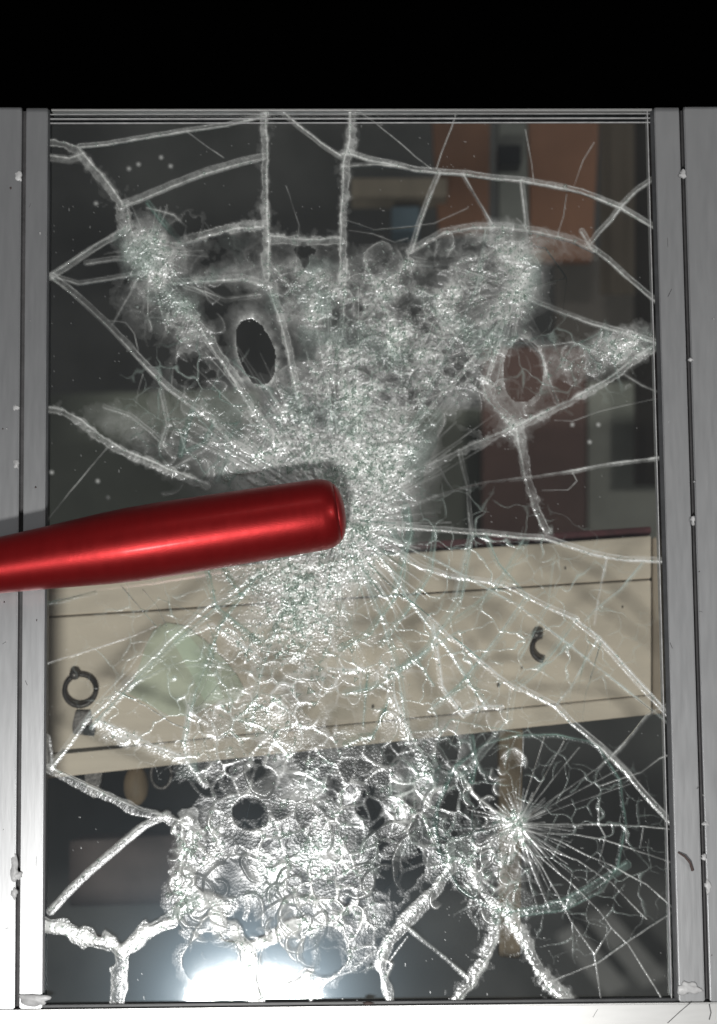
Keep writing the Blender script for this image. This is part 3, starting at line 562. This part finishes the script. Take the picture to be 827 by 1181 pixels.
Hh = [(295,406,21,40,-14,1),(268,350,22,14,0,0),(312,448,14,18,0,0),(352,292,15,11,0,.5),(603,428,24,38,0,.8),(556,480,24,22,-30,.2),(510,303,28,9,-8,.2),(553,288,18,8,0,.2),(500,322,28,9,5,.2),
      (475,352,11,13,0,.2),(222,432,20,26,-20,.2),(245,298,34,12,-12,0),(642,380,20,11,15,0),(455,868,14,15,0,.3),(516,866,14,24,0,.8),(288,938,22,20,0,.8),(268,1012,44,24,-5,.8),(352,870,19,15,0,.3),
      (460,1012,40,20,-50,.3),(375,1098,26,30,10,.8),(245,1108,34,34,0,.7),(270,780,22,24,0,.3),(205,775,40,36,0,0),(545,560,70,46,0,0),(380,905,12,14,0,.3),(430,760,16,18,0,.3),(335,910,14,10,0,.3),(100,400,50,60,0,0),
      (212,265,16,20,-40,.2),(395,830,18,14,0,.3),(430,935,18,26,0,.3),(650,330,45,40,0,0),(360,820,16,12,0,.3),(300,890,18,12,0,.3),(640,450,20,14,-30,.1),(185,365,0.1,0.1,0,0)]
rimf = np.zeros(SH)
for cx, cy, rx, ry, a, rm in Hh:
    e = ell(cx, cy, rx, ry, a, .18 if rm > .6 else 1.0); k = 1 / (1 + np.exp(np.clip((1 - e) * (9 if rm > .6 else 4), -50, 50)))
    dens *= .10 + .90 * k; clear = 1 - (1 - clear) * (.12 + .88 * k); r = np.exp(-np.maximum((e - 1.0) * min(rx, ry), 0) / 4.5) * (e > .98) * rm * (.2 + 1.1 * grain2) * (.4 + .7 * svar)
    rimf = np.maximum(rimf, r * .75)
f1, f2, cid, pl1 = worley(12, 3); g1, g2_, cid2, pl2 = worley(6, 4); big1, big2, bid, pl3 = worley(30, 5)
net = np.exp(-((f2 - f1) / .13) ** 2); net2 = np.exp(-((g2_ - g1) / .2) ** 2); netb = np.exp(-((big2 - big1) / .05) ** 2)
n1 = np.clip((vnoise(40, 21, 5, .62) - .33) / .34, 0, 1); n2 = np.clip((vnoise(7, 22, 3, .7) - .3) / .4, 0, 1)
low = np.clip((GY - 690) / 90, 0, 1) * np.clip((700 - GX) / 60, 0, 1)          # coarser, wetter looking breakage below the bat
cell = np.clip(.5 * cid + .3 * cid2 + .4 * bid, 0, 1.2)
up = (.40 + .72 * n1) * (.72 + .42 * bid) * (.74 + .26 * n2) + .12 * (cid - .5)
n3 = np.clip((vnoise(17, 23, 3) - .3) / .4, 0, 1); dn = (.20 + .85 * n1 * n3) * (.5 + .8 * cell)
c26, d26, e26, pl4 = worley(25, 91); c15, d15, e15, pl5 = worley(13, 92)
rope = np.exp(-(np.maximum((d26 - c26) * 25 - .8, 0) / 1.8) ** 2) * (.25 + .9 * svar); rope2 = np.exp(-((d15 - c15) * 13 / 1.3) ** 2) * np.clip(1.6 * svar - .3, 0, 1)
rid = np.clip(1 - np.abs(vnoise(34, 93, 3) - .5) * 14, 0, 1); rid2 = np.clip(1 - np.abs(vnoise(18, 94, 3) - .5) * 12, 0, 1)
gap = np.clip((vnoise(44, 97, 3) - .34) / .22, 0, 1); dn = (.10 + .62 * e26 ** 1.5 * n3 + .22 * n1 * n3 + .06 * n2) * (.12 + .70 * gap)
gapu = np.clip((vnoise(34, 98, 3, .6) - .36) / .22, 0, 1)
up = (.07 + .50 * n1 + .32 * e26 * n1 + .22 * (e15 - .3) * n3 + .30 * rid * svar + .25 * rid2 * (1 - svar) + .12 * n2) * (.34 + .88 * gapu)
mist = dens * (up * (1 - low) + dn * low) * 1.08
mist = np.clip(mist + dens * (1 - low) * (.10 * net2 * n2 + .28 * rope + .18 * rope2) + low * np.clip(dens * 1.9, 0, 1) * (.75 * rope + .22 * rope2 * gap + .35 * rid * svar), 0, .97)
for bx_, by_, br_, bs_ in ((172, 288, 20, .75), (185, 312, 16, .5), (600, 335, 17, .8), (606, 318, 12, .5), (435, 535, 40, .6), (395, 590, 62, .85), (345, 690, 34, .9), (325, 655, 30, .7), (300, 535, 60, .5), (410, 660, 24, .5), (470, 520, 22, .4), (705, 405, 18, .4), (370, 980, 26, .6), (300, 1010, 22, .5), (240, 1000, 14, .6), (215, 1035, 16, .7), (345, 915, 20, .5)):
    mist = 1 - (1 - mist) * (1 - bs_ * np.exp(-((GX - bx_) ** 2 + (GY - by_) ** 2) / br_ ** 2) * (.55 + .6 * n3))
mist = np.clip(mist, 0, .97)
w46, v46, _, _ = worley(46, 95); w30, v30, _, _ = worley(28, 96)
def reg(cx, cy, rx, ry, a=0): return np.clip((1.25 - ell(cx, cy, rx, ry, a, .4)) * 2.2, 0, 1)
rw = np.maximum.reduce([reg(520, 700, 200, 120, 10), .8 * reg(250, 480, 100, 70, 20), .6 * reg(660, 420, 70, 50), .7 * reg(210, 770, 110, 110), .6 * reg(640, 980, 120, 110), .5 * reg(540, 840, 90, 60)])
webA = rw * (.62 * np.exp(-((v46 - w46) * 46 / 1.5) ** 2) * np.clip(svar * 1.5, .1, 1) + .38 * np.exp(-((v30 - w30) * 28 / 1.1) ** 2) * np.clip(1.5 - 2.2 * svar, 0, 1))
clear *= 1 - np.clip(webA, 0, .9); hgt += webA * 2.2; tint += webA * .3; tw += webA
frost = 1 - clear * (1 - mist) * (1 - rimf)
spr = (vnoise(2.2, 31, 1) > .965) * (vnoise(60, 32, 2) > .5); frost = np.maximum(frost, spr * .22)
for (x, y) in [(149,195),(160,190),(186,182),(197,192),(111,235),(113,555),(125,574),(60,545),(660,490),(690,490),(680,510)]:
    frost = np.maximum(frost, .5 * np.exp(-((GX - x) ** 2 + (GY - y) ** 2) / 5))
gt = np.clip((vnoise(45, 41, 3) - .56) / .12, 0, 1) * .2 * (dens > .1) * (np.hypot(GX - 370, GY - 620) > 120)
tint = np.clip(tint / tw * (tw > .02) * (1 - np.clip(mist * 1.3, 0, 1) * .6) + gt, 0, 1)
crush = np.clip(dens * 1.3, 0, 1)
hgt = hgt + crush * ((n2 - .5) * (.9 - .8 * low) + pl5 * (.10 - .07 * low) + pl4 * (.05 + .05 * low) + rope * (.5 + .6 * low) + rope2 * (.3 - .1 * low) + rid * .4) + rimf * 2.0
wet = np.clip(np.maximum(low * (.25 + 1.0 * vnoise(28, 52, 2)), (1 - crush) * .75), 0, 1)
ridge = 1 - np.abs(vnoise(26, 53, 2) - .5) * 9; ridge = np.clip(ridge, 0, 1) ** 2; ridge2 = np.clip(1 - np.abs(vnoise(15, 54, 2) - .5) * 9, 0, 1) ** 2
hgt += low * crush * ((vnoise(40, 51, 2) - .5) * 6 + ridge * .4)
frost = np.clip(frost + low * crush * .3 * ridge * dens, 0, .97)
hgt *= 1 - .3 * low * crush; hgt = np.clip(hgt, -3, 9)
edge = np.minimum(np.minimum(GX - 50, 786 - GX), np.minimum(GY - 126, 1160 - GY)); hgt *= np.clip(edge / 10, .2, 1)

# mapping pixel -> pane metres (vectorised at())
Mn = np.array(M)
def at_np(px, py, Y=0.0):
    d = np.stack([(px - W / 2) / F, -(py - H / 2) / F, -np.ones_like(px)], -1) @ Mn.T
    return np.array(CAMLOC) + d * ((Y + D) / d[..., 1])[..., None]

# ------------------------------------------------------------------ pane > shards, crack ridges, crushed glass
pane = bpy.data.objects.new('glass_pane', None); COL.objects.link(pane); pane.parent = win
def film():
    P = at_np(GX, GY); P[..., 1] = -0.0012 - hgt * PX * .62
    ny, nx = SH; idx = np.arange(ny * nx).reshape(SH)
    q = np.stack([idx[:-1, :-1], idx[1:, :-1], idx[1:, 1:], idx[:-1, 1:]], -1).reshape(-1, 4)
    fm = np.maximum.reduce([frost[:-1, :-1], frost[1:, :-1], frost[1:, 1:], frost[:-1, 1:]]).ravel()
    inside = ((P[..., 0] > xl) & (P[..., 0] < xr) & (P[..., 2] > zb)).ravel()
    q = q[(fm > .03) & inside[q].all(1)]
    used = np.unique(q); re = np.full(ny * nx, -1); re[used] = np.arange(len(used)); q = re[q]
    v = P.reshape(-1, 3)[used]
    me = bpy.data.meshes.new('crushed_laminate')
    me.vertices.add(len(v)); me.vertices.foreach_set('co', v.ravel())
    me.loops.add(len(q) * 4); me.loops.foreach_set('vertex_index', q.ravel().astype(np.int32))
    me.polygons.add(len(q)); me.polygons.foreach_set('loop_start', np.arange(0, len(q) * 4, 4, dtype=np.int32))
    me.polygons.foreach_set('use_smooth', np.ones(len(q), bool)); me.update(calc_edges=True)
    for nm, ar in (('frost', frost), ('tint', tint), ('wet', wet)):
        a = me.attributes.new(nm, 'FLOAT', 'POINT'); a.data.foreach_set('value', ar.ravel()[used].astype(np.float32))
    o = link('crushed_laminate', me, FILM, pane); o['kind'] = 'stuff'; return o
film()

def chips(name, px, py, size, seed, lift=1.0, stuff=False, flat=False):
    r = np.random.default_rng(seed); n = len(px)
    if n == 0: return
    ix = np.clip(((px - 50) / ST).astype(int), 0, SH[1] - 1); iy = np.clip(((py - 126) / ST).astype(int), 0, SH[0] - 1)
    P = at_np(px, py); keep = (P[:, 0] > xl + .003) & (P[:, 0] < xr - .004) & (P[:, 2] > zb + .003)
    P, ix, iy, size = P[keep], ix[keep], iy[keep], size[keep]; n = len(P)
    if n < (1 if stuff else 14): return
    P[:, 1] = -0.0014 - hgt[iy, ix] * PX * .62 - r.random(n) * .0016 * lift
    base = np.array([[1, 1, 1], [1, -1, -1], [-1, 1, -1], [-1, -1, 1]], float) * .6
    if flat: base = np.array([[1, .1, .1], [-.7, .12, .8], [-.5, -.1, -.9], [.1, -.25, .1]])
    V = base[None] * (1 + .9 * (r.random((n, 4, 3)) - .5))
    q = r.normal(size=(n, 4)) * (np.array([1, .35, .35, .35]) if flat else 1); q /= np.linalg.norm(q, axis=1)[:, None]
    w_, x_, y_, z_ = q.T
    Rm = np.stack([1 - 2 * (y_ * y_ + z_ * z_), 2 * (x_ * y_ - z_ * w_), 2 * (x_ * z_ + y_ * w_), 2 * (x_ * y_ + z_ * w_), 1 - 2 * (x_ * x_ + z_ * z_), 2 * (y_ * z_ - x_ * w_), 2 * (x_ * z_ - y_ * w_), 2 * (y_ * z_ + x_ * w_), 1 - 2 * (x_ * x_ + y_ * y_)], -1).reshape(n, 3, 3)
    V = np.einsum('nij,nkj->nki', Rm, V) * (size * PX)[:, None, None] + P[:, None]
    fc = np.array([[0, 1, 2], [0, 3, 1], [0, 2, 3], [1, 3, 2]]); Fc = (np.arange(n)[:, None, None] * 4 + fc).reshape(-1, 3)
    me = bpy.data.meshes.new(name); me.vertices.add(n * 4); me.vertices.foreach_set('co', V.ravel())
    me.loops.add(len(Fc) * 3); me.loops.foreach_set('vertex_index', Fc.ravel().astype(np.int32))
    me.polygons.add(len(Fc)); me.polygons.foreach_set('loop_start', np.arange(0, len(Fc) * 3, 3, dtype=np.int32)); me.update(calc_edges=True)
    o = link(name, me, CHIP, pane)
    if stuff: o['kind'] = 'stuff'
    return o
# one ridge of glass grit per traced crack
for k, (pts, w, s, t) in enumerate(TRACED):
    if t > .35 or w < 2.5: continue
    px = []; py = []
    for (ax, ay), (bx, by) in zip(pts[:-1], pts[1:]):
        L = math.hypot(bx - ax, by - ay); n = max(2, int(L * (0.10 + .075 * w) * s * (1.0 if t < .2 else .5)))
        u = rng.random(n); g = rng.normal(size=(2, n)) * w * .42
        px += list(ax + (bx - ax) * u + g[0]); py += list(ay + (by - ay) * u + g[1])
    px = np.array(px); py = np.array(py)
    ix = np.clip(((px - 50) / ST).astype(int), 0, SH[1] - 1); iy = np.clip(((py - 126) / ST).astype(int), 0, SH[0] - 1)
    kp = frost[iy, ix] > .12; px, py = px[kp], py[kp]
    chips('crack_ridge', px, py, rng.gamma(2.0, .30, len(px)) + .3, 100 + k)
# crushed grit spread by density
def sample(n, field, seed):
    r = np.random.default_rng(seed); p = field.ravel() / field.sum(); i = r.choice(field.size, n, p=p)
    return GX.ravel()[i] + r.uniform(-.6, .6, n), GY.ravel()[i] + r.uniform(-.6, .6, n)
fld = dens * frost * (.3 + n2 + 1.3 * net2) * (1 - .8 * low)
px, py = sample(11000, fld, 1); chips('crushed_glass', px, py, rng.gamma(2, .32, len(px)) + .3, 1, stuff=True)
px, py = sample(2600, fld * (.35 + low * 3), 2); chips('glass_flake', px, py, rng.gamma(3, .6, len(px)) + 1.0, 2, 1.6, stuff=True, flat=True)

# shards: the pane cut along the traced cracks
def shards():
    vs = []; es = []
    def add(pts, closed=False):
        b = len(vs); vs.extend(Vector(q) for q in pts); es.extend((b + i, b + i + 1) for i in range(len(pts) - 1))
        if closed: es.append((b + len(pts) - 1, b))
    bx0, bx1, by0, by1 = 46, 790, 118, 1164
    add([(bx0, by0), (bx1, by0), (bx1, by1), (bx0, by1)], True)
    for pts, w, s, t in TRACED:
        q = [tuple(p) for p in pts]
        def ext(p, o, d=9):
            L = math.hypot(p[0] - o[0], p[1] - o[1]) or 1
            return (min(max(p[0] + (p[0] - o[0]) / L * d, bx0), bx1), min(max(p[1] + (p[1] - o[1]) / L * d, by0), by1))
        add([ext(q[0], q[1])] + q + [ext(q[-1], q[-2])])
    for (cx, cy, n, r) in ((395, 600, 9, 130), (172, 290, 7, 55), (600, 335, 8, 60), (380, 940, 11, 110), (300, 840, 8, 80)):
        o = random.uniform(0, 6)
        for i in range(n):
            a = o + i * 6.283 / n; add([(cx, cy), (cx + r * math.cos(a), cy + r * math.sin(a))])
        for rr in (r * .45, r * .95): add([(cx + rr * random.uniform(.85, 1.15) * math.cos(o + i * 6.283 / n), cy + rr * random.uniform(.85, 1.15) * math.sin(o + i * 6.283 / n)) for i in range(n)], True)
    V, E, T, _, oe, _ = geometry.delaunay_2d_cdt(vs, es, [], 0, 0.3)
    cons = {tuple(sorted(e)) for e, o in zip(E, oe) if len(o)}
    em = {}
    for i, f in enumerate(T):
        for a, b_ in zip(f, list(f[1:]) + [f[0]]): em.setdefault(tuple(sorted((a, b_))), []).append(i)
    seen = [-1] * len(T); regs = []
    for i in range(len(T)):
        if seen[i] >= 0: continue
        st = [i]; seen[i] = len(regs); cur = []
        while st:
            k = st.pop(); cur.append(k); f = T[k]
            for a, b_ in zip(f, list(f[1:]) + [f[0]]):
                e = tuple(sorted((a, b_)))
                if e in cons: continue
                for j in em[e]:
                    if seen[j] < 0: seen[j] = len(regs); st.append(j)
        regs.append(cur)
    def area(f): a, b_, c_ = (V[k] for k in f); return abs((b_ - a).cross(c_ - a)) / 2
    regs = [(sum(area(T[k]) for k in r), r) for r in regs]; regs.sort(key=lambda q: -q[0])
    rr = random.Random(5)
    for ar, r in regs[:285]:
        if ar < 25: continue
        ids = sorted({v for k in r for v in T[k]}); mp = {v: i for i, v in enumerate(ids)}
        cxx = sum(V[v].x for v in ids) / len(ids); cyy = sum(V[v].y for v in ids) / len(ids)
        flash = cyy > 1040 and 140 < cxx < 470
        tl = 0.0015 if flash else .004 if cyy > 800 else (.012 if ar > 6000 else .03); ax, az = rr.gauss(0, tl), rr.gauss(0, tl); th = .0035
        fr = []; bk = []
        for v in ids:
            x, y = V[v]; x += (cxx - x) * .004; y += (cyy - y) * .004
            p = at(x, y, .002); dy = ax * (p.x - at(cxx, cyy).x) + az * (p.z - at(cxx, cyy).z); dy = max(-.0018, min(.003, dy)); p.y += dy
            fr.append(p); bk.append(p + Vector((0, th, 0)))
        n = len(ids); faces = []; bc = {}
        for k in r:
            f = [mp[v] for v in T[k]]; faces.append(f[::-1]); faces.append([q + n for q in f])
            for a, b_ in zip(f, f[1:] + f[:1]): bc[(a, b_)] = 1
        for a, b_ in bc:
            if (b_, a) not in bc: faces.append([a, b_, b_ + n, a + n])
        me = bpy.data.meshes.new('glass_shard'); me.from_pydata(fr + bk, [], faces); me.update()
        link('glass_shard', me, GLASS, pane)
    print('shards', len(regs), 'cracks', len(TRACED), 'film faces')
shards()

# ------------------------------------------------------------------ the bat
def bat():
    tip = at(398, 589, -0.0335); lf = at(0, 652, -0.044)
    ax = (lf - tip); axn = ax.normalized()
    t = thing('baseball_bat', 'red metal baseball bat resting its rounded end on the shattered glass', 'baseball bat', tip)
    # radius along the axis (in photo pixels at pane depth)
    Lpx = ax.length / PX
    prof = [(0, 0), (.3, 8), (1.5, 18), (4, 26), (8, 32.5), (14, 37.5), (20, 40), (28, 41.2), (60, 41.8), (110, 42.3), (160, 42.8), (205, 43.2), (245, 42.6), (275, 41), (305, 38.6), (340, 35.8), (380, 33), (430, 30)]
    def lathe(name, pr, m):
        b = bmesh.new(); rings = []; u = axn.cross(Vector((0, 0, 1))).normalized(); w_ = axn.cross(u); seg = 72
        for s, r in pr:
            cc = axn * s * PX
            rings.append([b.verts.new(cc + (u * math.cos(2 * math.pi * k / seg) + w_ * math.sin(2 * math.pi * k / seg)) * max(r, .05) * PX) for k in range(seg)])
        for i in range(len(pr) - 1):
            for k in range(seg): b.faces.new((rings[i][k], rings[i][(k + 1) % seg], rings[i + 1][(k + 1) % seg], rings[i + 1][k]))
        b.faces.new(rings[0]); b.faces.new(rings[-1]); bmesh.ops.recalc_face_normals(b, faces=b.faces)
        return from_bm(name, b, m, t, True)
    k = 0.985
    def res(pr, step):
        out = []
        for (s0, r0), (s1, r1) in zip(pr[:-1], pr[1:]):
            n = max(1, int((s1 - s0) / step)); out += [(s0 + (s1 - s0) * i / n, r0 + (r1 - r0) * i / n) for i in range(n)]
        return out + [pr[-1]]
    lathe('end_cap', [(s, r * k) for s, r in prof[:5]] + [(10, 33.5 * k), (10.4, 30 * k)], REDCAP)
    lathe('barrel', [(9.6, 28 * k), (9.9, 34.6 * k)] + [(s, r * k) for s, r in prof[5:]] + [(520, 25), (600, 21), (680, 18)], RED)
    lathe('grip', [(679, 17), (681, 19.2), (1010, 18.5), (1012, 16)], GRIP)
    lathe('knob', [(1008, 14), (1012, 20), (1022, 31), (1034, 33), (1042, 30), (1046, 18)], RED)
    print('bat px', Lpx)
bat()
print('objects', len(bpy.data.objects))
